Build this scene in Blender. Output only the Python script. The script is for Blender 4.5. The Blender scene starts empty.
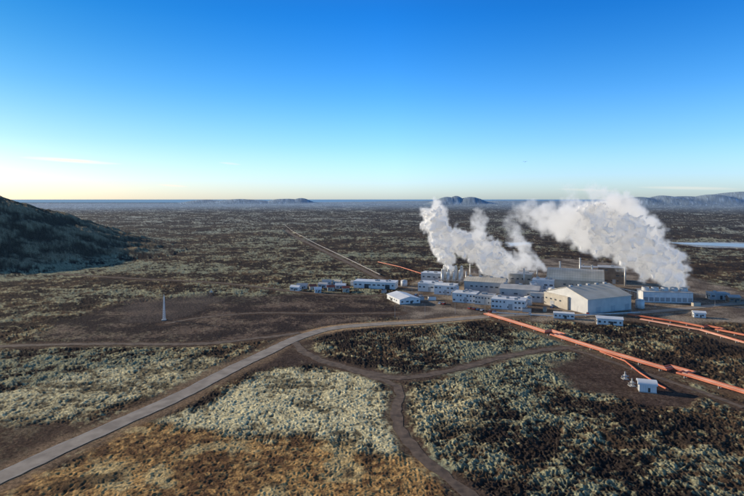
import bpy, math, random, time
import numpy as np
from mathutils import Vector
T0=time.time()
random.seed(7); rng=np.random.default_rng(11)
scene=bpy.context.scene
H=80.0; F=531.0
def G(u,v,z=0.0):  # takes image pixel coordinates, cast from the camera onto flat ground
    """image pixel -> flat ground metres (x right, y ahead of the camera)"""
    D=F*H/(v-199.0); return ((u-372.0)/F*D, D)
def GL(l): return [G(*p) for p in l]
# ---------------- camera
cam=bpy.data.cameras.new("camera"); co=bpy.data.objects.new("camera",cam); scene.collection.objects.link(co)
co.location=(0,0,H); co.rotation_euler=(math.radians(90),0,0)
cam.sensor_width=36; cam.lens=36*F/744.0; cam.shift_y=-(248-199)/744.0
cam.clip_start=1; cam.clip_end=200000; scene.camera=co
scene.view_settings.view_transform='Standard'
try: scene.view_settings.look='None'
except: pass
# ---------------- light
SUN_AZ=math.radians(-67); SUN_EL=math.radians(17.0)
w=bpy.data.worlds.new("World"); scene.world=w; w.use_nodes=True
nt=w.node_tree; nt.nodes.clear(); WL=nt.links.new
out=nt.nodes.new('ShaderNodeOutputWorld'); bg=nt.nodes.new('ShaderNodeBackground'); sky=nt.nodes.new('ShaderNodeTexSky')
sky.sky_type='NISHITA'; sky.sun_disc=False; sky.sun_elevation=SUN_EL; sky.sun_rotation=SUN_AZ; sky.altitude=0; sky.air_density=1.0; sky.dust_density=0.6; sky.ozone_density=2.5
bg.inputs[1].default_value=0.14
tcw=nt.nodes.new('ShaderNodeTexCoord'); sx=nt.nodes.new('ShaderNodeSeparateXYZ'); WL(tcw.outputs['Generated'],sx.inputs[0])
rp=nt.nodes.new('ShaderNodeValToRGB'); WL(sx.outputs['Z'],rp.inputs[0]); rp.color_ramp.interpolation='B_SPLINE'
stops=[(0.0,(1.2,1.5,2.2)),(0.045,(1.12,1.5,2.25)),(0.10,(.85,1.35,2.05)),(0.19,(.36,1.08,1.75)),(0.30,(.08,.75,1.6)),(0.38,(.05,.66,1.5)),(0.55,(.66,.75,.86)),(1.0,(.80,.75,.70))]
cr=rp.color_ramp
while len(cr.elements)<len(stops): cr.elements.new(0.5)
for e,(p_,c_) in zip(cr.elements,stops): e.position=p_; e.color=(c_[0]/4,c_[1]/4,c_[2]/4,1)
mu=nt.nodes.new('ShaderNodeVectorMath'); mu.operation='MULTIPLY'; WL(sky.outputs[0],mu.inputs[0]); WL(rp.outputs[0],mu.inputs[1])
m4=nt.nodes.new('ShaderNodeVectorMath'); m4.operation='SCALE'; m4.inputs['Scale'].default_value=4; WL(mu.outputs[0],m4.inputs[0])
# temper the sky on the sun side
dt=nt.nodes.new('ShaderNodeVectorMath'); dt.operation='DOT_PRODUCT'; WL(tcw.outputs['Generated'],dt.inputs[0]); dt.inputs[1].default_value=(math.sin(SUN_AZ),math.cos(SUN_AZ),0)
mrw=nt.nodes.new('ShaderNodeMapRange'); WL(dt.outputs['Value'],mrw.inputs[0]); mrw.inputs[1].default_value=0.35; mrw.inputs[2].default_value=0.98
mxw=nt.nodes.new('ShaderNodeMixRGB'); mxw.blend_type='MULTIPLY'; WL(mrw.outputs[0],mxw.inputs[0]); WL(m4.outputs[0],mxw.inputs[1]); mxw.inputs[2].default_value=(.62,.51,.41,1)
def streak(az,el,half_az,half_el,amt,seed,src):
    a=math.radians(az); 
    dirx=nt.nodes.new('ShaderNodeMath'); dirx.operation='ARCTAN2'; WL(sx.outputs['X'],dirx.inputs[0]); WL(sx.outputs['Y'],dirx.inputs[1])
    def mth(op,a_,b_=None,c_=None):
        n_=nt.nodes.new('ShaderNodeMath'); n_.operation=op
        for i,q_ in enumerate((a_,b_,c_)):
            if q_ is None: continue
            if isinstance(q_,(int,float)): n_.inputs[i].default_value=q_
            else: WL(q_,n_.inputs[i])
        return n_.outputs[0]
    mp=nt.nodes.new('ShaderNodeMapping'); mp.inputs['Scale'].default_value=(14,14,160); mp.inputs['Location'].default_value=(seed,seed,0); WL(tcw.outputs['Generated'],mp.inputs[0])
    nz=nt.nodes.new('ShaderNodeTexNoise'); nz.inputs['Scale'].default_value=1; nz.inputs['Detail'].default_value=5; WL(mp.outputs[0],nz.inputs['Vector'])
    da=mth('DIVIDE',mth('SUBTRACT',dirx.outputs[0],a),math.radians(half_az)); 
    tilt=mth('MULTIPLY',da,math.sin(math.radians(half_el))*-0.8)
    de=mth('DIVIDE',mth('SUBTRACT',mth('SUBTRACT',sx.outputs['Z'],math.sin(math.radians(el))),tilt),math.sin(math.radians(half_el)))
    q2=mth('ADD',mth('MULTIPLY',da,da),mth('MULTIPLY',de,de))
    q3=mth('SUBTRACT',mth('ADD',mth('SUBTRACT',1.0,q2),nz.outputs[0]),0.5)
    mk=mth('MULTIPLY',mth('MINIMUM',mth('MAXIMUM',q3,0.0),1.0),amt)
    mx=nt.nodes.new('ShaderNodeMixRGB'); WL(mk,mx.inputs[0]); WL(src,mx.inputs[1]); mx.inputs[2].default_value=(7.8,6.9,6.0,1)
    return mx.outputs[0]
c=mxw.outputs[0]
c=streak(-29.6,3.6,4.3,0.22,0.8,3,c); c=streak(-20.5,1.35,1.6,0.13,0.6,5,c); c=streak(-15,3.7,1.2,0.13,0.3,7,c)
c=streak(31,1.0,4.5,0.18,0.3,9,c); c=streak(22,0.9,3.0,0.15,0.25,11,c)
WL(c,bg.inputs[0]); WL(bg.outputs[0],out.inputs[0])
sl=bpy.data.lights.new("sun",'SUN'); sl.energy=5.0; sl.angle=math.radians(0.5); sl.color=(1.0,0.86,0.66)
so=bpy.data.objects.new("sun",sl); scene.collection.objects.link(so)
sd=Vector((math.sin(SUN_AZ)*math.cos(SUN_EL),math.cos(SUN_AZ)*math.cos(SUN_EL),math.sin(SUN_EL)))
so.rotation_euler=(-sd).to_track_quat('-Z','Y').to_euler(); so.location=(-300,200,300)

# ---------------- numpy noise
PT=rng.permutation(512).astype(np.int32)
ANG=rng.random(512)*2*np.pi; GXT=np.cos(ANG).astype(np.float32); GYT=np.sin(ANG).astype(np.float32)
def pn(x,y,seed=0):
    ix=np.floor(x); iy=np.floor(y); fx=(x-ix).astype(np.float32); fy=(y-iy).astype(np.float32)
    ix=ix.astype(np.int64).astype(np.int32)+seed*37; iy=iy.astype(np.int64).astype(np.int32)+seed*91
    u=fx*fx*fx*(fx*(fx*6-15)+10); v=fy*fy*fy*(fy*(fy*6-15)+10)
    P0=PT[ix&511]; P1=PT[(ix+1)&511]
    def g(P,a,b):
        h=PT[(P+iy+b)&511]; return GXT[h]*(fx-a)+GYT[h]*(fy-b)
    a=g(P0,0,0);b=g(P1,1,0);c=g(P0,0,1);d=g(P1,1,1)
    a=a+(b-a)*u; c=c+(d-c)*u
    return (a+(c-a)*v)*1.5
def fbm(x,y,wl,oct=4,seed=0,gain=0.5):
    s=0;a=1.0;t=0
    for i in range(oct):
        s=s+a*pn(x/wl+i*17.3,y/wl-i*9.1,seed+i); t+=a; a*=gain; wl*=0.5
    return s/t
def ss(a,b,x):
    t=np.clip((x-a)/(b-a),0,1); return t*t*(3-2*t)
def polydist(X,Y,pts):
    d=np.full(X.shape,1e9,np.float32)
    for (ax,ay),(bx,by) in zip(pts[:-1],pts[1:]):
        vx,vy=bx-ax,by-ay; L=vx*vx+vy*vy+1e-9
        px=X-np.float32(ax); py=Y-np.float32(ay)
        t=np.clip((px*np.float32(vx)+py*np.float32(vy))/np.float32(L),0,1)
        px-=t*np.float32(vx); py-=t*np.float32(vy)
        d=np.minimum(d,px*px+py*py)
    return np.sqrt(d)
def polysd(X,Y,pts):
    inside=np.zeros(X.shape,bool); n=len(pts)
    for i in range(n):
        (ax,ay),(bx,by)=pts[i],pts[(i+1)%n]
        c=((ay>Y)!=(by>Y))&(X<(bx-ax)*(Y-ay)/((by-ay) if by!=ay else 1e-9)+ax)
        inside^=c
    d=polydist(X,Y,list(pts)+[pts[0]])
    return np.where(inside,d,-d)
def smooth(pts,n=8):
    P=[Vector(p) for p in pts]; P=[P[0]*2-P[1]]+P+[P[-1]*2-P[-2]]; o=[]
    for i in range(1,len(P)-2):
        for k in range(n):
            t=k/n; p0,p1,p2,p3=P[i-1:i+3]
            o.append(tuple(0.5*((2*p1)+(p2-p0)*t+(2*p0-5*p1+4*p2-p3)*t*t+(3*p1-p0-3*p2+p3)*t**3)))
    o.append(tuple(P[-2])); return o

# ---------------- routes (metres)
main_road=smooth(GL([(-60,506),(0,478),(60,450),(120,423),(180,396),(232,369),(268,352),(298,338),(332,328.5),(375,324.5),(430,321.5),(490,316.5),(540,314.5),(600,315),(660,311),(744,303),(900,292)]),5)
trackA=smooth(GL([(294,342),(304,352),(326,362),(365,372),(400,378),(438,373),(470,366),(505,357),(545,350),(590,346)]),4)
trackB=smooth(GL([(330,364),(385,381),(400,392),(396,412),(402,432),(420,455),(450,480),(490,510)]),4)
trackC=smooth(GL([(-60,349),(40,345),(120,344),(200,344),(260,338),(300,333)]),4)
trackD=smooth(GL([(560,346),(600,358),(640,372),(700,392),(744,408)]),4)
trackF=smooth(GL([(60,274),(140,279),(220,283),(290,291),(350,296),(400,295)]),3)
trackG=smooth(GL([(165,324),(200,318),(260,313),(330,314),(400,313)]),3)
farroad=smooth(GL([(284,226),(290,233),(312,245),(345,261),(375,276),(400,288)]),4)
roads=[(main_road,4.2,5,14),(trackA,2.6,2,9),(trackB,2.0,1.5,6),(trackC,3,3,10),(trackD,2,2,7),(farroad,4,4,14),(trackF,2.5,3,9),(trackG,2,2,7)]
pipeMain=GL([(486,315.5),(530,329),(572,343),(600,352),(650,367),(700,381.5),(744,395),(800,413)])
pipeR1=GL([(628,316),(680,324),(744,337),(800,348)])
pipeR2=GL([(640,321),(700,332),(744,345),(800,357)])

# ---------------- terrain
r=[25.0]
while r[-1]<90000:
    D=r[-1]; r.append(D+min(max(D*D/80000.0,0.2 if D>120 else 2.5),0.014*D if D>1000 else 1e9))
r=np.array(r)
th=np.concatenate([np.linspace(-42,42,1400),np.linspace(42,318,90)[1:-1]])
th=np.radians(th)
T,R=np.meshgrid(th,r); X=(np.sin(T)*R).astype(np.float32); Y=(np.cos(T)*R).astype(np.float32); R=R.astype(np.float32)
nr,nc=X.shape
near=(R<1400)&(np.abs(np.where(T>math.pi,T-2*math.pi,T))<1.0)
Xn=X[near]; Yn=Y[near]
def nearf(f,default):
    o=np.full(X.shape,default,np.float32); o[near]=f(Xn,Yn); return o
rd={}
flat=np.zeros_like(X)
for i,(p,hw,a,b) in enumerate(roads):
    d=nearf(lambda x,y:polydist(x,y,p),1e9); rd[i]=d
    flat=np.maximum(flat,1-ss(hw+a*0.3,hw+b*0.7,d))
pk=[]
for p in (pipeMain,pipeR1,pipeR2):
    d=nearf(lambda x,y:polydist(x,y,p),1e9); pk.append(d)
    flat=np.maximum(flat,1-ss(4,9,d))
wx=fbm(Xn,Yn,25,4,50)*14; wy=fbm(Xn,Yn,25,4,60)*14
def zone(px,soft=6):
    P=GL(px); o=np.zeros(X.shape,np.float32); o[near]=ss(-soft,soft,polysd(Xn+wx,Yn+wy,P)); return o
zMossC=zone([(165,425),(215,395),(262,372),(300,367),(350,375),(383,388),(388,405),(394,447),(330,440),(230,434)],3)
zMossL=zone([(-40,396),(30,388),(100,370),(180,361),(240,355),(200,378),(120,405),(60,417),(-40,416)],4)
zMossR=zone([(408,388),(450,384),(480,400),(470,425),(430,438),(412,420)],6)
zBrownF=zone([(-80,520),(-20,488),(60,457),(140,430),(170,428),(230,438),(330,443),(398,450),(425,470),(460,520)],4)
zDarkL=zone([(-60,430),(30,420),(100,418),(60,440),(0,468),(-60,490)],4)
zDarkM=zone([(60,322),(110,306),(170,299),(330,292),(385,298),(400,318),(330,324),(290,340),(255,341),(200,342),(40,342)],8)
zPad=zone([(548,362),(590,354),(610,360),(660,376),(700,392),(690,404),(640,404),(575,388)],4)
zYard=zone([(392,300),(400,286),(440,275),(500,262),(560,258),(660,268),(744,292),(800,300),(800,322),(744,322),(640,322),(560,322),(490,319),(400,321)],6)
zJunc=zone([(248,362),(285,343),(305,342),(330,362),(300,366),(262,370)],3)
zPadL=zone([(120,300),(215,293),(220,300),(170,326),(130,322)],5)
zLag1=zone([(506,242.5),(530,242),(536,244),(520,246.5),(506,246.5)],5)
zLag2=zone([(660,242.0),(760,242.6),(800,249.5),(700,247)],5)
zLag=np.maximum(zLag1,zLag2)
flat=np.maximum(flat,np.maximum(zYard,np.maximum(zPad*0.95,zLag)))
rowsp=np.gradient(r)[:,None]*np.ones_like(X)
lava=np.zeros_like(X)
for wl,a,s in [(60,0.6,1),(23,0.75,2),(11,0.6,3),(5.2,0.42,4),(2.6,0.55,5),(1.3,0.62,6)]:
    k=np.where(rowsp>wl*1.5,0.25,1.0)
    lava+=a*(1-np.abs(pn(X/wl+s*3.1,Y/wl-s*7.7,s))*2.2)*k
lava=lava/3.54
lava_c=lava.copy()
rough=1.0-0.6*zBrownF-0.5*zMossC-0.4*zMossL
rough=rough*(1-0.8*zDarkL)*(1-0.75*zDarkM)*(1-0.85*zJunc)
rough=np.clip(rough,0.08,1)
Z=(lava-0.3)*2.2*rough
far=ss(600,1600,R)
Z+=far*fbm(X,Y,260,4,90)*8*(1-zLag)
Z*=1-flat
def cone(cx,cy,h,rx,ry=None,seed=3,lin=False):
    ry=ry or rx; dx,dy=X-cx,Y-cy
    q=np.sqrt((dx/rx)**2+(dy/ry)**2)
    m=q<2.6; o=np.zeros_like(X); qq=q[m]*(1+0.18*fbm(X[m],Y[m],rx*0.7,4,seed))
    o[m]=h*np.clip(np.exp(-(qq**2.0)*1.1)-0.04,0,1)/0.96 if not lin else h*(np.sqrt((1-qq)**2+0.004)+(1-qq))/2*np.clip(1.5-qq,0.0,1)
    return o
hill=cone(-610,770,101,290,370,seed=5,lin=True); hill=np.where(hill<1.0,0,hill)
hillm=ss(2,9,hill)
gul=fbm(X,Y,45,6,33); hill+=hillm*(gul*7+(lava_c-.4)*1.8)
S=9.42
fh=np.zeros_like(X)
for u,h,rr in [(655,84,300),(685,96,350),(735,110,330),(712,92,450),(785,140,600),(850,135,700)]:
    fh=np.maximum(fh,cone((u-372)*S,5000+rr,h,rr,seed=int(u)%90))
for u,h,rr in [(456,92,120),(447,80,190),(470,78,190)]:
    fh=np.maximum(fh,cone((u-372)*11.3,6000,h,rr,seed=41))
for u,h,rr in [(300,88,180),(285,78,400),(240,72,600),(205,70,400)]:
    fh=np.maximum(fh,cone((u-372)*15.0,8000,h,rr,rr*0.6,seed=int(u)%90))
fh+=ss(3000,9000,R)*(1-ss(10000,12000,R))*ss(-3500,1500,X)*(fbm(X,Y,2500,5,71)*30+40)
fh=np.maximum(fh,0)
Z=Z+hill+fh
sea=ss(11500,12500,R)
Z=Z*(1-sea)-sea*6
# colour
O3=np.ones(X.shape+(3,),np.float32)
def C(r_,g,b): return np.array([r_,g,b],np.float32)
def mix(a,b,t): return a+(b-a)*t[...,None]
big=fbm(X,Y,140,4,21); med=fbm(X,Y,30,4,22); fine=fbm(X,Y,3,3,23,.65); m9=fbm(X,Y,11,4,27,0.65); vf=rng.random(X.shape).astype(np.float32)
leftm=ss(60,-60,X)
mossm=ss(-0.02,0.40,(lava_c-0.42)*0.6+0.7*m9+0.6*fine+0.75*big+0.5*med-0.01+0.10*leftm)
dark=C(0.040,0.030,0.025); moss=C(0.41,0.345,0.19); mossg=C(0.28,0.275,0.175)
mcol=mix(moss*O3,mossg,ss(-0.3,0.3,big+0.4*med))
dk2=mix(dark*O3,C(0.105,0.068,0.042),ss(-.2,.3,med+.3*m9))
col=mix(dk2,mcol,mossm)
m2=ss(-0.34,0.24,(lava_c-.42)*0.8+0.6*fine+0.5*m9+.3*med)
pale=mix(C(0.14,0.115,0.07)*O3,C(0.66,0.57,0.33),m2)
col=mix(col,pale,np.maximum(zMossC,np.maximum(zMossL*0.8,zMossR*0.65)))
bt=ss(-0.3,0.3,med*.5+0.6*fine+0.4*m9)
brown=mix(C(0.13,0.070,0.036)*O3,C(0.52,0.31,0.12),bt)
pb=ss(0.12,0.3,fbm(X,Y,18,4,24)); brown=mix(brown,C(0.56,0.43,0.21),pb*0.7)
db=ss(0.15,0.32,fbm(X,Y,22,4,44)); brown=mix(brown,C(0.075,0.045,0.028),db*0.8)
col=mix(col,brown,zBrownF)
col=mix(col,C(0.09,0.057,0.040)*(1+.5*m9[...,None]),zDarkL*0.85)
dm=mix(C(0.045,0.033,0.030)*O3,C(0.17,0.12,0.09),ss(0.0,0.5,med+0.6*fine+0.2*lava_c))
col=mix(col,dm,zDarkM*0.85)
col=mix(col,C(0.085,0.056,0.043)*(1+0.6*fine[...,None]+.5*m9[...,None]),np.maximum(zPad,zJunc*0.8)*0.95)
yard=mix(C(0.12,0.092,0.073)*O3,C(0.32,0.255,0.19),ss(-0.3,0.4,fbm(X,Y,18,4,29)))
col=mix(col,yard,zYard)
col=mix(col,C(0.10,0.078,0.066)*O3,zPadL*0.6)
for i,(p,hw,a,b) in enumerate(roads):
    t=1-ss(hw+0.5,hw+a+1.5,rd[i]+med*5+fine*3)
    c=C(0.25,0.165,0.10) if i in(0,) else C(0.11,0.072,0.050)
    col=mix(col,c*O3,t*0.8)
ob=(1-ss(3.5,9,rd[0]+med*4+fine*2))*ss(300,330,Y)*(1-ss(392,405,Y))*(X<75)
col=mix(col,C(0.55,0.35,0.18)*O3,ob*0.8)
for d in pk: col=mix(col,C(0.14,0.098,0.07)*O3,(1-ss(3,9,d+med*3))*0.8)
col=mix(col,mix(C(0.08,0.064,0.045)*O3,C(0.26,0.21,0.13),ss(-.2,.3,gul+.5*m9+.3*fine)),hillm)
col=mix(col,C(0.5,0.53,0.53)*O3,zLag*0.8)
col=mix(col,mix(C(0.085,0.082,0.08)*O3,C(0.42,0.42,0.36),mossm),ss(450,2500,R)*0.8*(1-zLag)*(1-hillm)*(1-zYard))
col=mix(col,C(0.36,0.46,0.55)*(.8+.4*mossm[...,None]),ss(2800,6500,R)*0.9)  # air haze painted into the colour of far ground and hills
col=np.clip(col*(0.82+0.36*vf[...,None]),0.01,0.8)

me=bpy.data.meshes.new("ground")
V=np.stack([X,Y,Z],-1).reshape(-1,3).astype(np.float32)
idx=np.arange(nr*nc).reshape(nr,nc); nx=np.roll(idx,-1,axis=1)
q=np.stack([idx[:-1],idx[1:],nx[1:],nx[:-1]],-1).reshape(-1,4)
me.vertices.add(len(V)); me.vertices.foreach_set("co",V.ravel())
nq=len(q)
me.loops.add(nq*4); me.polygons.add(nq)
a,b,c=V[q[1000,0]],V[q[1000,1]],V[q[1000,2]]
if np.cross(b-a,c-a)[2]<0: q=q[:,::-1]
me.loops.foreach_set("vertex_index",np.ascontiguousarray(q).ravel().astype(np.int32))
me.polygons.foreach_set("loop_start",(np.arange(nq)*4).astype(np.int32))
me.polygons.foreach_set("loop_total",np.full(nq,4,np.int32))
me.polygons.foreach_set("use_smooth",np.ones(nq,bool))
me.update()
ca=me.color_attributes.new("albedo_haze",'FLOAT_COLOR','POINT')
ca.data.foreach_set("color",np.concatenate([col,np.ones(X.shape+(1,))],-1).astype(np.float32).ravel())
ground=bpy.data.objects.new("ground",me); scene.collection.objects.link(ground)

# ---------------- materials
def newmat(name):
    m=bpy.data.materials.new(name); m.use_nodes=True; n=m.node_tree; return m,n,n.nodes['Principled BSDF']
def noise_mat(name,c1,c2,scale=1.0,rough=0.8,metal=0.0,bump=0.0,detail=6,coord='Object',panel=0):
    m,n,p=newmat(name)
    tc=n.nodes.new('ShaderNodeTexCoord'); no=n.nodes.new('ShaderNodeTexNoise'); no.inputs['Scale'].default_value=scale; no.inputs['Detail'].default_value=detail
    n.links.new(tc.outputs[coord],no.inputs['Vector'])
    rp=n.nodes.new('ShaderNodeValToRGB'); rp.color_ramp.elements[0].position=0.35; rp.color_ramp.elements[1].position=0.65
    rp.color_ramp.elements[0].color=(*c1,1); rp.color_ramp.elements[1].color=(*c2,1)
    n.links.new(no.outputs[0],rp.inputs[0]); last=rp.outputs[0]
    if panel:
        for ax,(sc_,dk) in {'X':(panel,0.80),'Y':(panel,0.80)}.items():
            wv=n.nodes.new('ShaderNodeTexWave'); wv.wave_type='BANDS'; wv.bands_direction=ax; wv.inputs['Scale'].default_value=sc_; wv.inputs['Distortion'].default_value=0
            n.links.new(tc.outputs['Object'],wv.inputs['Vector'])
            mr_=n.nodes.new('ShaderNodeMapRange'); mr_.inputs[1].default_value=0.0; mr_.inputs[2].default_value=0.12; mr_.inputs[3].default_value=dk; mr_.inputs[4].default_value=1
            n.links.new(wv.outputs['Fac'],mr_.inputs[0])
            sc=n.nodes.new('ShaderNodeVectorMath'); sc.operation='SCALE'; n.links.new(last,sc.inputs[0]); n.links.new(mr_.outputs[0],sc.inputs['Scale']); last=sc.outputs[0]
    n.links.new(last,p.inputs['Base Color'])
    p.inputs['Roughness'].default_value=rough; p.inputs['Metallic'].default_value=metal
    if bump:
        bp=n.nodes.new('ShaderNodeBump'); bp.inputs['Distance'].default_value=bump; n.links.new(no.outputs[0],bp.inputs['Height']); n.links.new(bp.outputs[0],p.inputs['Normal'])
    return m
gm,n,p=newmat("lava_moss_ground")
at=n.nodes.new('ShaderNodeAttribute'); at.attribute_name="albedo_haze"
tc=n.nodes.new('ShaderNodeTexCoord')
n1=n.nodes.new('ShaderNodeTexNoise'); n1.inputs['Scale'].default_value=0.8; n1.inputs['Detail'].default_value=8; n1.inputs['Roughness'].default_value=0.75
mr=n.nodes.new('ShaderNodeMapRange'); mr.inputs[1].default_value=0.35; mr.inputs[2].default_value=0.65; mr.inputs[3].default_value=0.42; mr.inputs[4].default_value=1.75
mm=n.nodes.new('ShaderNodeVectorMath'); mm.operation='SCALE'
bp=n.nodes.new('ShaderNodeBump'); bp.inputs['Distance'].default_value=0.7; bp.inputs['Strength'].default_value=0.7
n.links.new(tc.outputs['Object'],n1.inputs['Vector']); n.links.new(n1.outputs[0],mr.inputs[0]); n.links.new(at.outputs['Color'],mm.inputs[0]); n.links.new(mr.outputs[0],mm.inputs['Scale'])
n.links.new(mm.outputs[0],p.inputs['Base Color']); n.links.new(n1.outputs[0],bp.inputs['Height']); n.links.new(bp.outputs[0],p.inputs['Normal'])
p.inputs['Roughness'].default_value=1.0; p.inputs['Specular IOR Level'].default_value=0.05
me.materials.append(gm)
M={}
M['asphalt']=noise_mat('asphalt',(0.24,0.195,0.155),(0.38,0.315,0.25),0.18,0.95)
M['dirt']=noise_mat('dirt',(0.075,0.050,0.036),(0.18,0.122,0.083),0.35,1.0,bump=0.2)
M['white']=noise_mat('white_cladding',(0.64,0.65,0.65),(0.78,0.78,0.76),0.3,0.55,panel=0.35)
M['grey']=noise_mat('grey_cladding',(0.36,0.37,0.38),(0.46,0.46,0.46),0.2,0.6,panel=0.35)
M['lgrey']=noise_mat('light_grey_cladding',(0.55,0.54,0.52),(0.66,0.64,0.60),0.2,0.6,panel=0.25)
M['beige']=noise_mat('beige_cladding',(0.46,0.40,0.31),(0.58,0.51,0.41),0.2,0.6,panel=0.3)
M['roofbeige']=noise_mat('beige_roof',(0.52,0.46,0.37),(0.66,0.59,0.49),0.12,0.6,panel=0.15)
M['roofgrey']=noise_mat('grey_roof',(0.36,0.36,0.36),(0.50,0.49,0.48),0.15,0.7)
M['roofwhite']=noise_mat('white_roof',(0.64,0.65,0.66),(0.80,0.80,0.80),0.12,0.5)
M['red']=noise_mat('red_roof',(0.26,0.07,0.05),(0.36,0.11,0.07),0.3,0.7)
M['brown']=noise_mat('brown_cladding',(0.18,0.13,0.10),(0.28,0.21,0.15),0.2,0.7,panel=0.3)
M['dark']=noise_mat('dark_steel',(0.03,0.032,0.035),(0.07,0.07,0.07),0.5,0.5)
M['steel']=noise_mat('galvanised_steel',(0.5,0.48,0.44),(0.68,0.66,0.62),0.5,0.4,0.2)
M['pipe']=noise_mat('red_pipe',(0.46,0.11,0.05),(0.64,0.20,0.10),0.15,0.6)
M['pipep']=noise_mat('faded_pipe',(0.54,0.25,0.16),(0.68,0.38,0.28),0.15,0.6)
M['pipeg']=noise_mat('insulated_grey_pipe',(0.22,0.19,0.175),(0.34,0.29,0.26),0.1,0.6)
M['concrete']=noise_mat('concrete',(0.3,0.29,0.27),(0.42,0.40,0.37),0.3,0.9)
M['paint']=noise_mat('road_paint',(0.35,0.34,0.31),(0.6,0.58,0.53),0.3,0.7)
gl,n,p=newmat('window_glass'); p.inputs['Base Color'].default_value=(0.09,0.10,0.11,1); p.inputs['Roughness'].default_value=0.12; M['glass']=gl
wt,n,p=newmat('sea_water'); p.inputs['Base Color'].default_value=(0.20,0.27,0.32,1); p.inputs['Roughness'].default_value=0.35; M['water']=wt
M['silica']=noise_mat('silica_water',(0.42,0.56,0.62),(0.66,0.73,0.74),0.02,0.4)
for nm,cc in (('car_white',(0.75,0.75,0.75)),('car_red',(0.4,0.03,0.02)),('car_grey',(0.15,0.16,0.18)),('car_blue',(0.03,0.08,0.25))): M[nm]=noise_mat(nm,cc,tuple(x*.9 for x in cc),1,0.3)
# dense heart of the steam: white droplets, some light passes through
sc_m=bpy.data.materials.new("dense_steam"); sc_m.use_nodes=True; q_=sc_m.node_tree; q_.nodes.clear()
o_=q_.nodes.new('ShaderNodeOutputMaterial'); d_=q_.nodes.new('ShaderNodeBsdfDiffuse'); t_=q_.nodes.new('ShaderNodeBsdfTranslucent'); x_=q_.nodes.new('ShaderNodeMixShader')
d_.inputs[0].default_value=(.95,.95,.95,1); t_.inputs[0].default_value=(.97,.97,.97,1); x_.inputs[0].default_value=0.35
q_.links.new(d_.outputs[0],x_.inputs[1]); q_.links.new(t_.outputs[0],x_.inputs[2]); q_.links.new(x_.outputs[0],o_.inputs['Surface'])

# ---------------- mesh builder
class MB:
    def __init__(s): s.v=[];s.f=[]
    def poly(s,vs,fs):
        o=len(s.v); s.v+=vs; s.f+=[tuple(i+o for i in f) for f in fs]
    def box(s,cx,cy,cz,sx,sy,sz):
        x,y,z=sx/2,sy/2,sz/2
        s.poly([(cx+a*x,cy+b*y,cz+c*z) for c in(-1,1) for a,b in((-1,-1),(1,-1),(1,1),(-1,1))],[(3,2,1,0),(4,5,6,7),(0,1,5,4),(1,2,6,5),(2,3,7,6),(3,0,4,7)])
    def cyl(s,cx,cy,z0,z1,r0,r1=None,n=14,cap=True):
        r1=r0 if r1 is None else r1
        vs=[(cx+r0*math.cos(t),cy+r0*math.sin(t),z0) for t in [2*math.pi*i/n for i in range(n)]]+[(cx+r1*math.cos(t),cy+r1*math.sin(t),z1) for t in [2*math.pi*i/n for i in range(n)]]
        fs=[(i,(i+1)%n,n+(i+1)%n,n+i) for i in range(n)]
        if cap: fs+=[tuple(range(n-1,-1,-1)),tuple(range(n,2*n))]
        s.poly(vs,fs)
    def prism(s,prof,a0,a1,axis='y'):
        n=len(prof)
        if axis=='y': vs=[(x,a0,z) for x,z in prof]+[(x,a1,z) for x,z in prof]
        else: vs=[(a0,-x,z) for x,z in prof]+[(a1,-x,z) for x,z in prof]
        s.poly(vs,[(i,(i+1)%n,n+(i+1)%n,n+i)[::-1] for i in range(n)]+[tuple(range(n)),tuple(range(2*n-1,n-1,-1))])
    def tube(s,pts,r,n=8):
        rings=[]
        for i,pt in enumerate(pts):
            a=Vector(pts[max(i-1,0)]);b=Vector(pts[min(i+1,len(pts)-1)]); t=(b-a).normalized()
            up=Vector((0,0,1)) if abs(t.z)<0.9 else Vector((0,1,0)); sd_=t.cross(up).normalized(); up=sd_.cross(t)
            rings.append([tuple(Vector(pt)+sd_*r*math.cos(2*math.pi*k/n)+up*r*math.sin(2*math.pi*k/n)) for k in range(n)])
        vs=[v for rg in rings for v in rg]; fs=[]
        for i in range(len(pts)-1):
            for k in range(n): fs.append((i*n+k,i*n+(k+1)%n,(i+1)*n+(k+1)%n,(i+1)*n+k))
        fs+=[tuple(range(n)),tuple(range((len(pts)-1)*n,len(pts)*n))[::-1]]
        s.poly(vs,fs)
    def obj(s,name,mat,parent=None,smooth=False):
        m=bpy.data.meshes.new(name); m.from_pydata(s.v,[],s.f); m.materials.append(mat)
        if smooth:
            for pl in m.polygons: pl.use_smooth=len(pl.vertices)==4
        m.update(); o=bpy.data.objects.new(name,m); scene.collection.objects.link(o)
        if parent: o.parent=parent
        return o
def empty(name,x=0,y=0,z=0,rot=0):
    e=bpy.data.objects.new(name,None); scene.collection.objects.link(e); e.location=(x,y,z); e.rotation_euler=(0,0,math.radians(rot)); return e

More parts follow.
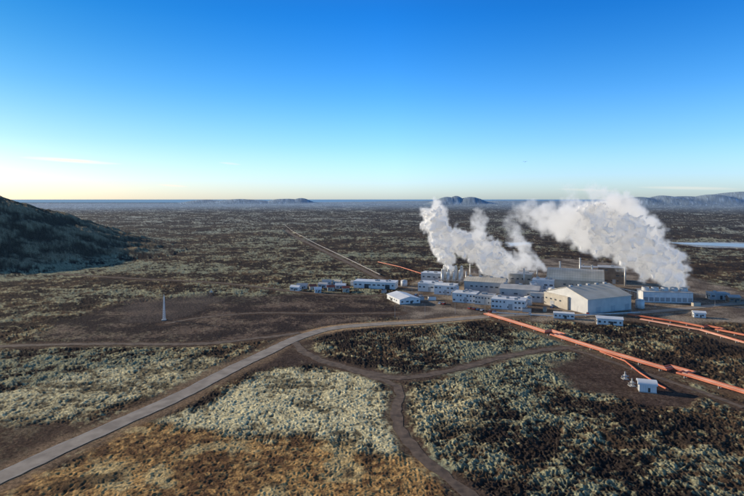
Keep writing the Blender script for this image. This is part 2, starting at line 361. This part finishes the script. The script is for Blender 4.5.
def ribbon(name,pts,hw,z,mat,jit=0.0,off=0.0):
    vs=[];fs=[]
    P=[]
    for (a,b) in zip(pts[:-1],pts[1:]):
        L=math.hypot(b[0]-a[0],b[1]-a[1]); k=max(1,int(L/2.5))
        for i in range(k): P.append((a[0]+(b[0]-a[0])*i/k,a[1]+(b[1]-a[1])*i/k))
    P.append(pts[-1])
    for i,pt in enumerate(P):
        a=P[max(i-1,0)];b=P[min(i+1,len(P)-1)]; dx,dy=b[0]-a[0],b[1]-a[1]; L=math.hypot(dx,dy) or 1; nxx,nyy=-dy/L,dx/L
        w1=hw+random.uniform(-jit,jit);w2=hw+random.uniform(-jit,jit)
        vs+=[(pt[0]+nxx*(off+w1),pt[1]+nyy*(off+w1),z),(pt[0]+nxx*(off-w2),pt[1]+nyy*(off-w2),z)]
    for i in range(len(P)-1): fs.append((2*i,2*i+1,2*i+3,2*i+2))
    m=MB(); m.v=vs; m.f=fs; return m.obj(name,mat)
rdp=ribbon("main_road",main_road,3.8,0.16,M['asphalt'],0.3)
for o_ in (-3.3,3.3):
    e=ribbon("edge_line",main_road,0.06,0.175,M['paint'],0,o_); e.parent=rdp
ribbon("dirt_track",trackA,2.4,0.10,M['dirt'],0.8)
ribbon("dirt_track",trackB,1.9,0.11,M['dirt'],0.7)
ribbon("dirt_track",trackC,2.4,0.10,M['dirt'],0.8)
ribbon("dirt_track",trackD,1.6,0.12,M['dirt'],0.5)
ribbon("dirt_track",trackF,1.9,0.13,M['dirt'],0.6)
ribbon("dirt_track",trackG,1.7,0.13,M['dirt'],0.6)
ribbon("service_road",farroad,3.0,0.14,M['dirt'],0.5)

# ---------------- buildings
def building(name,u,v,w,d,h,rot=-24,roof='flat',wall='white',rf='roofwhite',rows=1,cols=6,axis='x',rise=3,units=0,doors=1,winside=True):
    x,y=G(u,v); a=math.radians(rot)
    cx=x-math.sin(a)*d/2; cy=y+math.cos(a)*d/2
    e=empty(name,cx,cy,0,rot)
    hw,hd=w/2,d/2
    m=MB(); t=0.35
    if roof=='flat':
        m.box(0,0,h/2-0.5,w,d,h+1); m.obj("walls",M[wall],e)
        r_=MB(); r_.box(0,0,h+0.2,w+0.5,d+0.5,0.4); r_.obj("roof",M[rf],e)
        if units:
            k=MB()
            for i in range(units):
                k.box(random.uniform(-.4,.4)*w,random.uniform(-.35,.35)*d,h+0.4+0.7,random.uniform(1.5,3.5),random.uniform(1.5,3),1.4)
            k.obj("roof_units",M['grey'],e)
    else:
        half=hw if axis=='y' else hd; L=hd if axis=='y' else hw
        if roof=='gable': top=[(half,h),(0,h+rise),(-half,h)]
        elif roof=='barrel': top=[(half*math.cos(q_),h+rise*math.sin(q_)) for q_ in [math.pi*i/12 for i in range(13)]]
        elif roof=='shed': top=[(half,h+rise),(-half,h)]
        prof=[(-half,-1),(half,-1)]+top
        m.prism(prof,-L,L,axis); m.obj("walls",M[wall],e)
        r_=MB()
        up=[(x_*1.03,z_+0.05) for x_,z_ in top]; up2=[(x_*1.03,z_+0.05+t) for x_,z_ in top]
        n_=len(up); 
        for i in range(n_-1):
            quad=[up[i],up2[i],up2[i+1],up[i+1]]
            r_.prism(quad,-L-0.5,L+0.5,axis)
        r_.obj("roof",M[rf],e)
        if units:
            k=MB()
            for i in range(units):
                s_=(-L*0.8+1.6*L*i/max(1,units-1))
                (k.box(0,s_,h+rise+0.6,1.6,2.4,1.3) if axis=='y' else k.box(s_,0,h+rise+0.6,2.4,1.6,1.3))
            k.obj("ridge_vents",M['grey'],e)
    g=MB(); fr=MB()
    if rows and cols:
        for r0 in range(rows):
            zz=h*(r0+0.60)/rows; wh=min(1.1,h/rows*0.3)
            for c0 in range(cols):
                if random.random()<0.18: continue
                xx=-hw+w*(c0+0.5)/cols; ww=w/cols*random.choice((0.35,0.5,0.6))
                g.box(xx,-hd-0.02,zz,ww,0.1,wh); fr.box(xx,-hd-0.02,zz-wh/2-0.12,ww+0.3,0.24,0.14)
            if winside:
                nc_=max(2,int(cols*d/w))
                for c0 in range(nc_):
                    if random.random()<0.3: continue
                    yy=-hd+d*(c0+0.5)/nc_; ww=d/nc_*0.4
                    for sgn in(-1,1): g.box(sgn*(hw+0.02),yy,zz,0.1,ww,wh)
        g.obj("windows",M['glass'],e); fr.obj("sills",M['grey'],e)
    if doors:
        k=MB()
        for i in range(doors):
            xx=-hw+w*(i+0.5)/doors+w*0.07; k.box(xx,-hd-0.05,min(2.2,h*0.35),min(4,w*0.12),0.18,min(4.4,h*0.7))
        k.box(-hw-0.05,hd*0.3,min(2,h*.3),0.18,min(4,d*.2),min(4,h*.6))
        k.obj("doors",M['grey' if h>6 else 'dark'],e)
    b=MB(); b.box(0,0,0.1,w+0.3,d+0.3,0.5); b.obj("plinth",M['concrete'],e)
    return e
B=building
B("low_white_hall",374,289,38,14,6,-14,'flat','white','roofwhite',1,9,units=4,doors=2)
for u,v,c in [(313,290,'red'),(322,288,'roofgrey'),(331,291,'red'),(340,289,'roofwhite'),(346,292,'red'),(327,285,'roofgrey'),(302,289,'roofgrey'),(336,285,'roofbeige'),(294,291,'roofwhite'),(318,293,'roofwhite'),(354,286,'roofgrey')]:
    B("service_cabin",u,v,random.uniform(5.5,9),5.5,3.0,random.uniform(-30,20),'gable','white' if c!='red' else 'beige',c,1,2,rise=1.4,doors=1)
B("white_roof_greenhouse",410,304,17,26,3.4,20,'gable','white','roofwhite',1,4,axis='y',rise=2.0)
B("white_workshop",428,292,18,16,7,-22,'flat','white','roofwhite',1,5,units=3)
B("white_workshop",444,295,17,15,7.5,-22,'flat','white','roofwhite',2,5,units=2)
B("white_workshop",434,282,26,14,8,-22,'flat','lgrey','roofwhite',1,5,units=2)
B("office_building",464,303,18,14,7,-22,'flat','white','roofwhite',2,7,units=3)
B("office_building",484,305,14,13,6.5,-22,'flat','lgrey','roofgrey',2,6,units=2)
B("office_building",508,310,24,14,7,-22,'flat','white','roofwhite',2,9,units=4)
B("turbine_hall",484,293,34,20,9,-22,'gable','lgrey','roofbeige',1,8,axis='x',rise=3,units=4)
B("turbine_hall",519,300,30,20,8,-22,'gable','lgrey','roofgrey',1,6,axis='x',rise=2.5,units=3)
B("machine_house",541,303,16,18,7,-22,'flat','lgrey','roofgrey',1,4,units=4)
B("machine_house",515,285,30,18,10,-22,'flat','beige','roofgrey',1,6,units=5)
B("machine_house",543,291,18,14,9,-22,'flat','white','roofwhite',1,4,units=3)
B("machine_house",492,281,26,14,9,-22,'flat','lgrey','roofgrey',1,4,units=5)
B("rear_barrel_hall",575,291,46,32,9,-22,'barrel','beige','roofbeige',1,8,axis='x',rise=8,units=0)
B("large_power_hall",610,312,42,40,10,24,'gable','lgrey','roofbeige',0,6,axis='x',rise=6,units=5,doors=3)
B("power_hall_annex",577,309,18,24,9,24,'flat','beige','roofbeige',1,4,units=4)
B("switch_house",612,284,24,18,15,-22,'flat','brown','roofgrey',3,5,units=3)
B("switch_house",590,280,18,14,12,-22,'flat','beige','roofgrey',2,4,units=2)
ct=B("cooling_tower_block",668,303,36,14,8,-8,'flat','white','roofgrey',0,0,doors=0)
k=MB(); l=MB()
for i in range(5):
    k.cyl(-14+7*i,0,8.4,11,3.0,2.6,18,False); k.cyl(-14+7*i,0,8.4,8.6,2.9,2.9,18)
for i in range(9): l.box(-16+4*i,-7.04,2.6,3.0,0.2,3)
k.obj("fan_stacks",M['lgrey'],ct); l.obj("louvres",M['grey'],ct)
B("pump_house",720,300,14,8,5,-10,'flat','grey','roofgrey',1,3,units=1)
B("pump_house",735,303,8,6,4,-10,'gable','brown','roofgrey',1,2,rise=1.5)
B("site_cabin",564,319,13,5,3.4,-18,'flat','white','roofwhite',1,5)
B("site_cabin",610,326,15,6,4,-18,'gable','white','roofwhite',1,5,rise=1.2)
B("well_hut",648,393,6.4,5,3.0,-18,'barrel','white','roofwhite',1,2,rise=1.3)
B("gate_house",700,318,7,5,3,-18,'gable','white','roofwhite',1,2,rise=1)
for u,v,c in [(420,300,'grey'),(432,300,'white'),(527,312,'lgrey'),(545,311,'beige'),(640,305,'grey'),(560,299,'lgrey'),(696,306,'beige'),(384,293,'grey'),(396,284,'white')]:
    e=empty("shipping_container",*G(u,v),0,random.choice((-22,68,10))); k=MB(); k.box(0,0,1.3,6.1,2.4,2.6); k.obj("body",M[c],e); k=MB(); k.box(0,0,2.64,6.2,2.5,.1); k.box(3.08,0,1.3,.08,2.2,2.3); k.obj("frame",M['dark'],e)
def car(u,v,c,rot):
    e=empty("parked_car",*G(u,v),0.17,rot); k=MB()
    k.prism([(-2.2,.35),(2.2,.35),(2.2,.85),(1.2,1.0),(-2.1,1.05)][::1],-.9,.9); k.obj("body",M[c],e)
    k=MB(); k.prism([(-1.9,1.03),(1.1,1.0),(.5,1.5),(-1.5,1.5)],-.8,.8); k.obj("cabin",M['glass'],e)
    k=MB()
    for a in(-1.35,1.35):
        for b in(-.85,.85): k.prism([(a+.33*math.cos(t),.33+.33*math.sin(t)) for t in [2*math.pi*i/10 for i in range(10)]],b-.12,b+.12)
    k.obj("wheels",M['dark'],e)
for i,(u,v) in enumerate([(470,309),(474,309.6),(478,310.2),(482,310.8),(490,312),(494,312.5),(530,315.3),(416,296),(421,296.5),(440,304),(444,304.4),(588,314.2),(552,308),(630,313)]): car(u,v,random.choice(('car_white','car_red','car_grey','car_blue','car_white')),60+random.uniform(-6,6))
def lamp(u,v):
    e=empty("street_lamp",*G(u,v),0,random.uniform(0,360)); k=MB(); k.cyl(0,0,0,8.5,.10,.06,8); k.tube([(0,0,8.4),(.6,0,8.8),(1.6,0,8.9)],.05,6); k.obj("pole",M['grey'],e); k=MB(); k.box(1.8,0,8.86,.7,.3,.14); k.obj("lantern",M['grey'],e)
for u,v in [(395,318),(425,316.5),(455,314),(485,312),(520,310.5),(552,310),(590,311.5),(625,310),(655,307.5),(690,304),(412,292),(448,299),(470,297),(405,309),(715,306)]: lamp(u,v)
for pts_,zz in ((GL([(452,297),(476,299),(530,306)]),4.5),(GL([(560,296),(540,299),(528,303)]),5),(GL([(612,292),(636,298),(652,302)]),4.5)):
    e=empty("pipe_rack"); k=MB(); l=MB()
    for o_ in(-.9,-.2,.5,1.1): k.tube([(x,y+o_,zz+.4) for x,y in pts_],.22,6)
    for (a,b) in zip(pts_[:-1],pts_[1:]):
        n_=max(2,int(math.hypot(b[0]-a[0],b[1]-a[1])/6))
        for i in range(n_):
            x=a[0]+(b[0]-a[0])*i/n_; y=a[1]+(b[1]-a[1])*i/n_
            l.box(x,y-1.3,zz/2,.3,.3,zz); l.box(x,y+1.5,zz/2,.3,.3,zz); l.box(x,y+.1,zz+.05,.3,3.1,.25)
    k.obj("pipes",M['steel'],e); l.obj("frame",M['grey'],e)
st=empty("steam_separator_stacks",*G(452,285),0,-22)
k=MB();l=MB()
for i in range(4):
    for j in range(2):
        k.cyl(-9+5.5*i,j*7,-0.5,12.5+j*3,1.5,1.5,16); k.cyl(-9+5.5*i,j*7,12.5+j*3,14.5+j*3,1.5,0.8,16,True)
        l.box(-9+5.5*i,j*7,5,3.6,3.6,0.25)
l.box(0,-2.4,4.5,24,1,0.2)
k.obj("vessels",M['steel'],st,True); l.obj("platforms",M['grey'],st)
def tank(u,v,r_,h,mat='white'):
    e=empty("storage_tank",*G(u,v),0); k=MB(); k.cyl(0,0,-0.5,h,r_,r_,24); k.cyl(0,0,h,h+r_*0.25,r_,0.2,24); k.obj("shell",M[mat],e,True)
    l=MB(); l.tube([(r_*math.cos(t)*1.01,r_*math.sin(t)*1.01,h) for t in [2*math.pi*i/24 for i in range(25)]],0.12,5); l.box(-r_-0.2,0,h/2,0.3,0.8,h); l.obj("rail_and_ladder",M['grey'],e)
for a in [(476,287,4,8),(497,290,3.5,7),(533,291,3,8),(552,297,3,7),(456,293,2.5,6),(528,305,3,6),(404,286,3,5),(640,308,3,6),(505,282,4,9)]: tank(*a)
def chimney(u,v,h,r_=0.6):
    e=empty("exhaust_chimney",*G(u,v),0); k=MB(); k.cyl(0,0,-.5,h,r_*1.3,r_,12); k.cyl(0,0,h-1,h-0.4,r_*1.5,r_*1.5,12); k.obj("flue",M['steel'],e,True)
for a in [(470,283,18),(524,287,17),(560,285,22,.7),(580,283,24,.7),(592,287,20),(537,284,16),(625,286,17),(466,287,14)]: chimney(*a)
for u,v in [(632,386),(625,379),(211,293)]:
    e=empty("wellhead",*G(u,v),0); k=MB(); k.cyl(0,0,-.2,1.6,.45,.45,12); k.cyl(0,0,1.6,1.8,.8,.8,12); k.cyl(0,0,1.8,3.2,.3,.3,10); k.tube([(-1.6,0,1.2),(1.6,0,1.2)],.22,8); k.obj("valve_stack",M['steel'],e); k=MB(); k.box(0,0,.1,2.6,2.6,.3); k.obj("slab",M['concrete'],e)
# slender lattice mast on the western well pad
e=empty("lattice_mast",*G(164,320),0,15); k=MB(); hh=15.5
def mw(z): return 0.75-0.5*z/hh
for sx_,sy_ in((-1,-1),(1,-1),(1,1),(-1,1)): k.tube([(sx_*mw(0),sy_*mw(0),-.3),(sx_*mw(hh),sy_*mw(hh),hh)],.09,6)
nb=11; ca4=((-1,-1),(1,-1),(1,1),(-1,1))
for i in range(nb):
    z0,z1=hh*i/nb,hh*(i+1)/nb
    for j in range(4):
        a,b=ca4[j],ca4[(j+1)%4]
        k.tube([(a[0]*mw(z0),a[1]*mw(z0),z0),(b[0]*mw(z1),b[1]*mw(z1),z1)],.05,5); k.tube([(a[0]*mw(z1),a[1]*mw(z1),z1),(b[0]*mw(z1),b[1]*mw(z1),z1)],.04,5)
k.cyl(0,0,0,hh+1.5,.13,.10,8)
k.obj("frame",M['roofwhite'],e); k=MB(); k.box(0,0,.15,3,3,.5); k.obj("footing",M['concrete'],e)

# ---------------- pipelines
def pipeline(name,pts,offs,mats,rad=0.6,z=1.3,loops=()):
    e=empty(name)
    path=[]
    for i,(a,b) in enumerate(zip(pts[:-1],pts[1:])):
        L=math.hypot(b[0]-a[0],b[1]-a[1]); dx,dy=(b[0]-a[0])/L,(b[1]-a[1])/L; nx_,ny_=-dy,dx
        path.append(a)
        if i in loops:
            m0=L*0.5
            for s_,o_ in((-4,0),(-4,5),(4,5),(4,0)):
                path.append((a[0]+dx*(m0+s_)+nx_*o_,a[1]+dy*(m0+s_)+ny_*o_))
    path.append(pts[-1])
    def offset(P,o):
        out=[]
        for i,pt in enumerate(P):
            ns=[]
            for a,b in ((i-1,i),(i,i+1)):
                if a<0 or b>=len(P): continue
                dx,dy=P[b][0]-P[a][0],P[b][1]-P[a][1]; L=math.hypot(dx,dy) or 1; ns.append((-dy/L,dx/L))
            if len(ns)==2:
                mx,my=ns[0][0]+ns[1][0],ns[0][1]+ns[1][1]; q_=mx*ns[0][0]+my*ns[0][1]; q_=q_ if abs(q_)>0.2 else 1
                out.append((pt[0]+mx/q_*o,pt[1]+my/q_*o))
            else: out.append((pt[0]+ns[0][0]*o,pt[1]+ns[0][1]*o))
        return out
    for o,mt in zip(offs,mats):
        k=MB(); P=offset(path,o); k.tube([(x,y,z) for x,y in P],rad,10); k.obj("pipe",M[mt],e,False)
    k=MB()
    for a,b in zip(pts[:-1],pts[1:]):
        L=math.hypot(b[0]-a[0],b[1]-a[1]); n_=int(L/9)
        ang=math.atan2(b[1]-a[1],b[0]-a[0])
        for i in range(n_):
            x=a[0]+(b[0]-a[0])*(i+.5)/n_; y=a[1]+(b[1]-a[1])*(i+.5)/n_
            for o in offs: k.box(x-math.sin(ang)*o,y+math.cos(ang)*o,(z-rad)/2-.1,0.5,0.5,(z-rad)+0.1)
    k.obj("supports",M['concrete'],e); return e
pipeline("steam_pipeline",pipeMain,(-1.7,0,1.7),('pipe','pipep','pipe'),0.46,1.4,(1,4))
pipeline("steam_pipeline",GL([(600,353.5),(625,363),(640,375),(660,388),(668,392)]),(0,),('pipe',),0.35,1.0)
pipeline("steam_pipeline",pipeR1,(-.8,.8),('pipe','pipe'),0.42,1.2,(1,))
pipeline("steam_pipeline",pipeR2,(0,1.6),('pipep','pipe'),0.42,1.2)
pipeline("steam_pipeline",GL([(285,225.5),(293,232),(316,244.5),(350,261),(380,276)]),(0,),('pipeg',),0.5,1.6)
pipeline("steam_pipeline",GL([(378,263),(400,268),(425,276),(440,283)]),(0,),('pipe',),0.5,1.4)
pipeline("steam_pipeline",GL([(492,314),(555,318),(640,314)]),(0,),('steel',),0.4,1.2)

# ---------------- sea, lagoon
sm=MB(); sm.v=[(-60000,11800,1.0),(60000,11800,1.0),(80000,88000,1.0),(-80000,88000,1.0)]; sm.f=[(0,1,2,3)]; sm.obj("sea",M['water'])
def pond(px):
    P=GL(px); k=MB(); k.v=[(x,y,0.35) for x,y in P][::-1]; k.f=[tuple(range(len(P)))]; k.obj("lagoon",M['silica'])
pond([(508,243.4),(516,242.8),(524,242.6),(531,243.2),(526,244.6),(519,245.6),(511,245.8)])
pond([(668,243.0),(700,242.8),(730,243.4),(760,244.0),(800,248.5),(740,247.2),(700,245.4)])

# ---------------- steam
def plume(name,D,path,n_per,seed,res=1.0,dens=0.3,amp=0.9,scale=0.09,ydrift=0.0,core=0.75):
    rr=random.Random(seed); pts=[];rad=[];dn=[]
    for seg in path:
        for i in range(len(seg)-1):
            for k in range(n_per):
                t=(k+rr.random())/n_per; a,b=seg[i],seg[i+1]
                u=a[0]+(b[0]-a[0])*t; v=a[1]+(b[1]-a[1])*t; r_=(a[2]+(b[2]-a[2])*t)*D/F; q_=a[3]+(b[3]-a[3])*t
                x=(u-372)/F*D; z=H-(v-199)/F*D
                th_=rr.uniform(0,2*math.pi); ph=rr.uniform(-1,1); m_=rr.random()**0.5*r_*0.85; c_=math.sqrt(1-ph*ph)
                pts.append((x+m_*c_*math.cos(th_),D+m_*c_*math.sin(th_)*1.1+ydrift*(z),z+m_*ph)); rad.append(r_*rr.uniform(0.30,0.58)); dn.append(q_)
    m=bpy.data.meshes.new(name); m.from_pydata(pts,[],[])
    a=m.attributes.new("rad",'FLOAT','POINT'); a.data.foreach_set("value",rad)
    a=m.attributes.new("dn",'FLOAT','POINT'); a.data.foreach_set("value",dn)
    o=bpy.data.objects.new(name,m); scene.collection.objects.link(o)
    P=np.array(pts); mx_=max(rad)*1.3; lo=P.min(0)-mx_; hi=P.max(0)+mx_; lo[2]=max(lo[2],1)
    g=bpy.data.node_groups.new(name+"_nodes",'GeometryNodeTree')
    g.interface.new_socket("Geometry",in_out='INPUT',socket_type='NodeSocketGeometry'); g.interface.new_socket("Geometry",in_out='OUTPUT',socket_type='NodeSocketGeometry')
    N=g.nodes; Lk=g.links.new
    gi=N.new('NodeGroupInput'); go=N.new('NodeGroupOutput'); vc=N.new('GeometryNodeVolumeCube'); pos=N.new('GeometryNodeInputPosition')
    sn=N.new('GeometryNodeSampleNearest'); sn.domain='POINT'
    def samp(dt,attr):
        s=N.new('GeometryNodeSampleIndex'); s.data_type=dt; s.domain='POINT'; Lk(gi.outputs[0],s.inputs['Geometry'])
        Lk(sn.outputs[0],s.inputs['Index'])
        if attr:
            na=N.new('GeometryNodeInputNamedAttribute'); na.data_type='FLOAT'; na.inputs[0].default_value=attr; Lk(na.outputs[0],s.inputs['Value'])
        else:
            p2=N.new('GeometryNodeInputPosition'); Lk(p2.outputs[0],s.inputs['Value'])
        return s.outputs[0]
    Lk(gi.outputs[0],sn.inputs['Geometry'])
    nz=N.new('ShaderNodeTexNoise'); nz.inputs['Scale'].default_value=scale*1.3; nz.inputs['Detail'].default_value=3; Lk(pos.outputs[0],nz.inputs['Vector'])
    sb=N.new('ShaderNodeVectorMath'); sb.operation='SUBTRACT'; Lk(nz.outputs['Color'],sb.inputs[0]); sb.inputs[1].default_value=(.5,.5,.5)
    sc=N.new('ShaderNodeVectorMath'); sc.operation='SCALE'; Lk(sb.outputs[0],sc.inputs[0]); sc.inputs['Scale'].default_value=16
    ad=N.new('ShaderNodeVectorMath'); ad.operation='ADD'; Lk(pos.outputs[0],ad.inputs[0]); Lk(sc.outputs[0],ad.inputs[1])
    Lk(ad.outputs[0],sn.inputs['Sample Position'])
    sp=samp('FLOAT_VECTOR',None); sr=samp('FLOAT','rad'); sdn=samp('FLOAT','dn')
    ds=N.new('ShaderNodeVectorMath'); ds.operation='DISTANCE'; Lk(ad.outputs[0],ds.inputs[0]); Lk(sp,ds.inputs[1])
    dv=N.new('ShaderNodeMath'); dv.operation='DIVIDE'; Lk(ds.outputs['Value'],dv.inputs[0]); Lk(sr,dv.inputs[1])
    nf=N.new('ShaderNodeTexNoise'); nf.inputs['Scale'].default_value=scale*2.0; nf.inputs['Detail'].default_value=5; nf.inputs['Roughness'].default_value=0.62; Lk(pos.outputs[0],nf.inputs['Vector'])
    m1=N.new('ShaderNodeMath'); m1.operation='MULTIPLY_ADD'; Lk(nf.outputs[0],m1.inputs[0]); m1.inputs[1].default_value=amp*2.4; m1.inputs[2].default_value=1.1-amp*1.2
    m2=N.new('ShaderNodeMath'); m2.operation='SUBTRACT'; Lk(m1.outputs[0],m2.inputs[0]); Lk(dv.outputs[0],m2.inputs[1])
    mr=N.new('ShaderNodeMapRange'); mr.interpolation_type='SMOOTHSTEP'; Lk(m2.outputs[0],mr.inputs[0]); mr.inputs[1].default_value=-0.12; mr.inputs[2].default_value=0.5
    mm=N.new('ShaderNodeMath'); mm.operation='MULTIPLY'; Lk(mr.outputs[0],mm.inputs[0]); Lk(sdn,mm.inputs[1])
    Lk(mm.outputs[0],vc.inputs['Density']); vc.inputs['Min'].default_value=tuple(lo); vc.inputs['Max'].default_value=tuple(hi)
    sz=hi-lo; vc.inputs['Resolution X'].default_value=int(sz[0]/res); vc.inputs['Resolution Y'].default_value=int(sz[1]/res); vc.inputs['Resolution Z'].default_value=int(sz[2]/res)
    smn=N.new('GeometryNodeSetMaterial'); 
    mt=bpy.data.materials.new("steam_vapour"); mt.use_nodes=True; q=mt.node_tree; q.nodes.clear()
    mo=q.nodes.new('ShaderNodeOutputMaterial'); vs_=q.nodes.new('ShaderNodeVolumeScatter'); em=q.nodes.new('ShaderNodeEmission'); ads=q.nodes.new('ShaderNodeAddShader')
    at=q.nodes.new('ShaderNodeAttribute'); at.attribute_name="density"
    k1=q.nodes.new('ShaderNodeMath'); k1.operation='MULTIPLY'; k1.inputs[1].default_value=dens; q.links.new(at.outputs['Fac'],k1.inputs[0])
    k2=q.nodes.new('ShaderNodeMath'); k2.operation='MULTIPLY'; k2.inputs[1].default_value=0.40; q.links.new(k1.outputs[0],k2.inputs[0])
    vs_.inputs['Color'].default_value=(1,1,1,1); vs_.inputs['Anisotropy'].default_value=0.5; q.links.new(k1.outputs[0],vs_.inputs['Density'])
    em.inputs['Color'].default_value=(1.0,0.965,0.93,1); q.links.new(k2.outputs[0],em.inputs['Strength'])  # added glow, stands in for light scattered repeatedly inside the steam
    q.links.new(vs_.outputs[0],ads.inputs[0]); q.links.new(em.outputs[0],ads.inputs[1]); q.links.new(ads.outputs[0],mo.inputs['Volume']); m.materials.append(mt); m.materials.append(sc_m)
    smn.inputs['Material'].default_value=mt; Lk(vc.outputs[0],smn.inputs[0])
    vm=N.new('GeometryNodeVolumeToMesh'); vm.inputs['Threshold'].default_value=core; Lk(vc.outputs[0],vm.inputs[0])
    ssm=N.new('GeometryNodeSetShadeSmooth'); Lk(vm.outputs[0],ssm.inputs[0])
    sm2=N.new('GeometryNodeSetMaterial'); sm2.inputs['Material'].default_value=sc_m; Lk(ssm.outputs[0],sm2.inputs[0])
    jn=N.new('GeometryNodeJoinGeometry'); Lk(smn.outputs[0],jn.inputs[0]); Lk(sm2.outputs[0],jn.inputs[0])
    Lk(jn.outputs[0],go.inputs[0])
    md=o.modifiers.new("steam",'NODES'); md.node_group=g
    return o
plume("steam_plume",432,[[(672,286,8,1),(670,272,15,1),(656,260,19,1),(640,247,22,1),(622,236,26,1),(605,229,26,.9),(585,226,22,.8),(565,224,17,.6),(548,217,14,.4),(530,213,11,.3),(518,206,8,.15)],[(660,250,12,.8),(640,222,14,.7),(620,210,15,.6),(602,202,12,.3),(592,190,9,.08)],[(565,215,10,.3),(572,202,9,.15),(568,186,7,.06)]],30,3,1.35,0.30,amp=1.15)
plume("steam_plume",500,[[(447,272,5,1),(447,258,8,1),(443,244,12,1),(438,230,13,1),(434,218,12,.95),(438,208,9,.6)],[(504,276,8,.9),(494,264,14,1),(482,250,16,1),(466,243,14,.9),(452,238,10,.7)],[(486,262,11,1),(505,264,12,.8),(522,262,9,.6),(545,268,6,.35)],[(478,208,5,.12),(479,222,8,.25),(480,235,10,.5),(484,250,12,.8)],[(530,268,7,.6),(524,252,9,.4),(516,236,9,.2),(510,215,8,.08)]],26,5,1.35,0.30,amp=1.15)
bx,bz=(525-372)/F*150,H+(199-162)/F*150
k=MB(); k.v=[(bx-.7,150,bz+.15),(bx-.3,150.1,bz+.25),(bx,150.15,bz),(bx+.35,150.1,bz+.28),(bx+.75,150,bz+.12),(bx+.3,149.8,bz+.2),(bx,149.7,bz-.02),(bx-.3,149.8,bz+.18),(bx,149.2,bz),(bx-.08,150.5,bz-.02),(bx+.08,150.5,bz-.02)]
k.f=[(0,1,7),(1,2,6,7),(2,3,5,6),(3,4,5),(6,8,2),(2,9,10)]; k.obj("bird",M['dark'])
print("end",time.time()-T0)
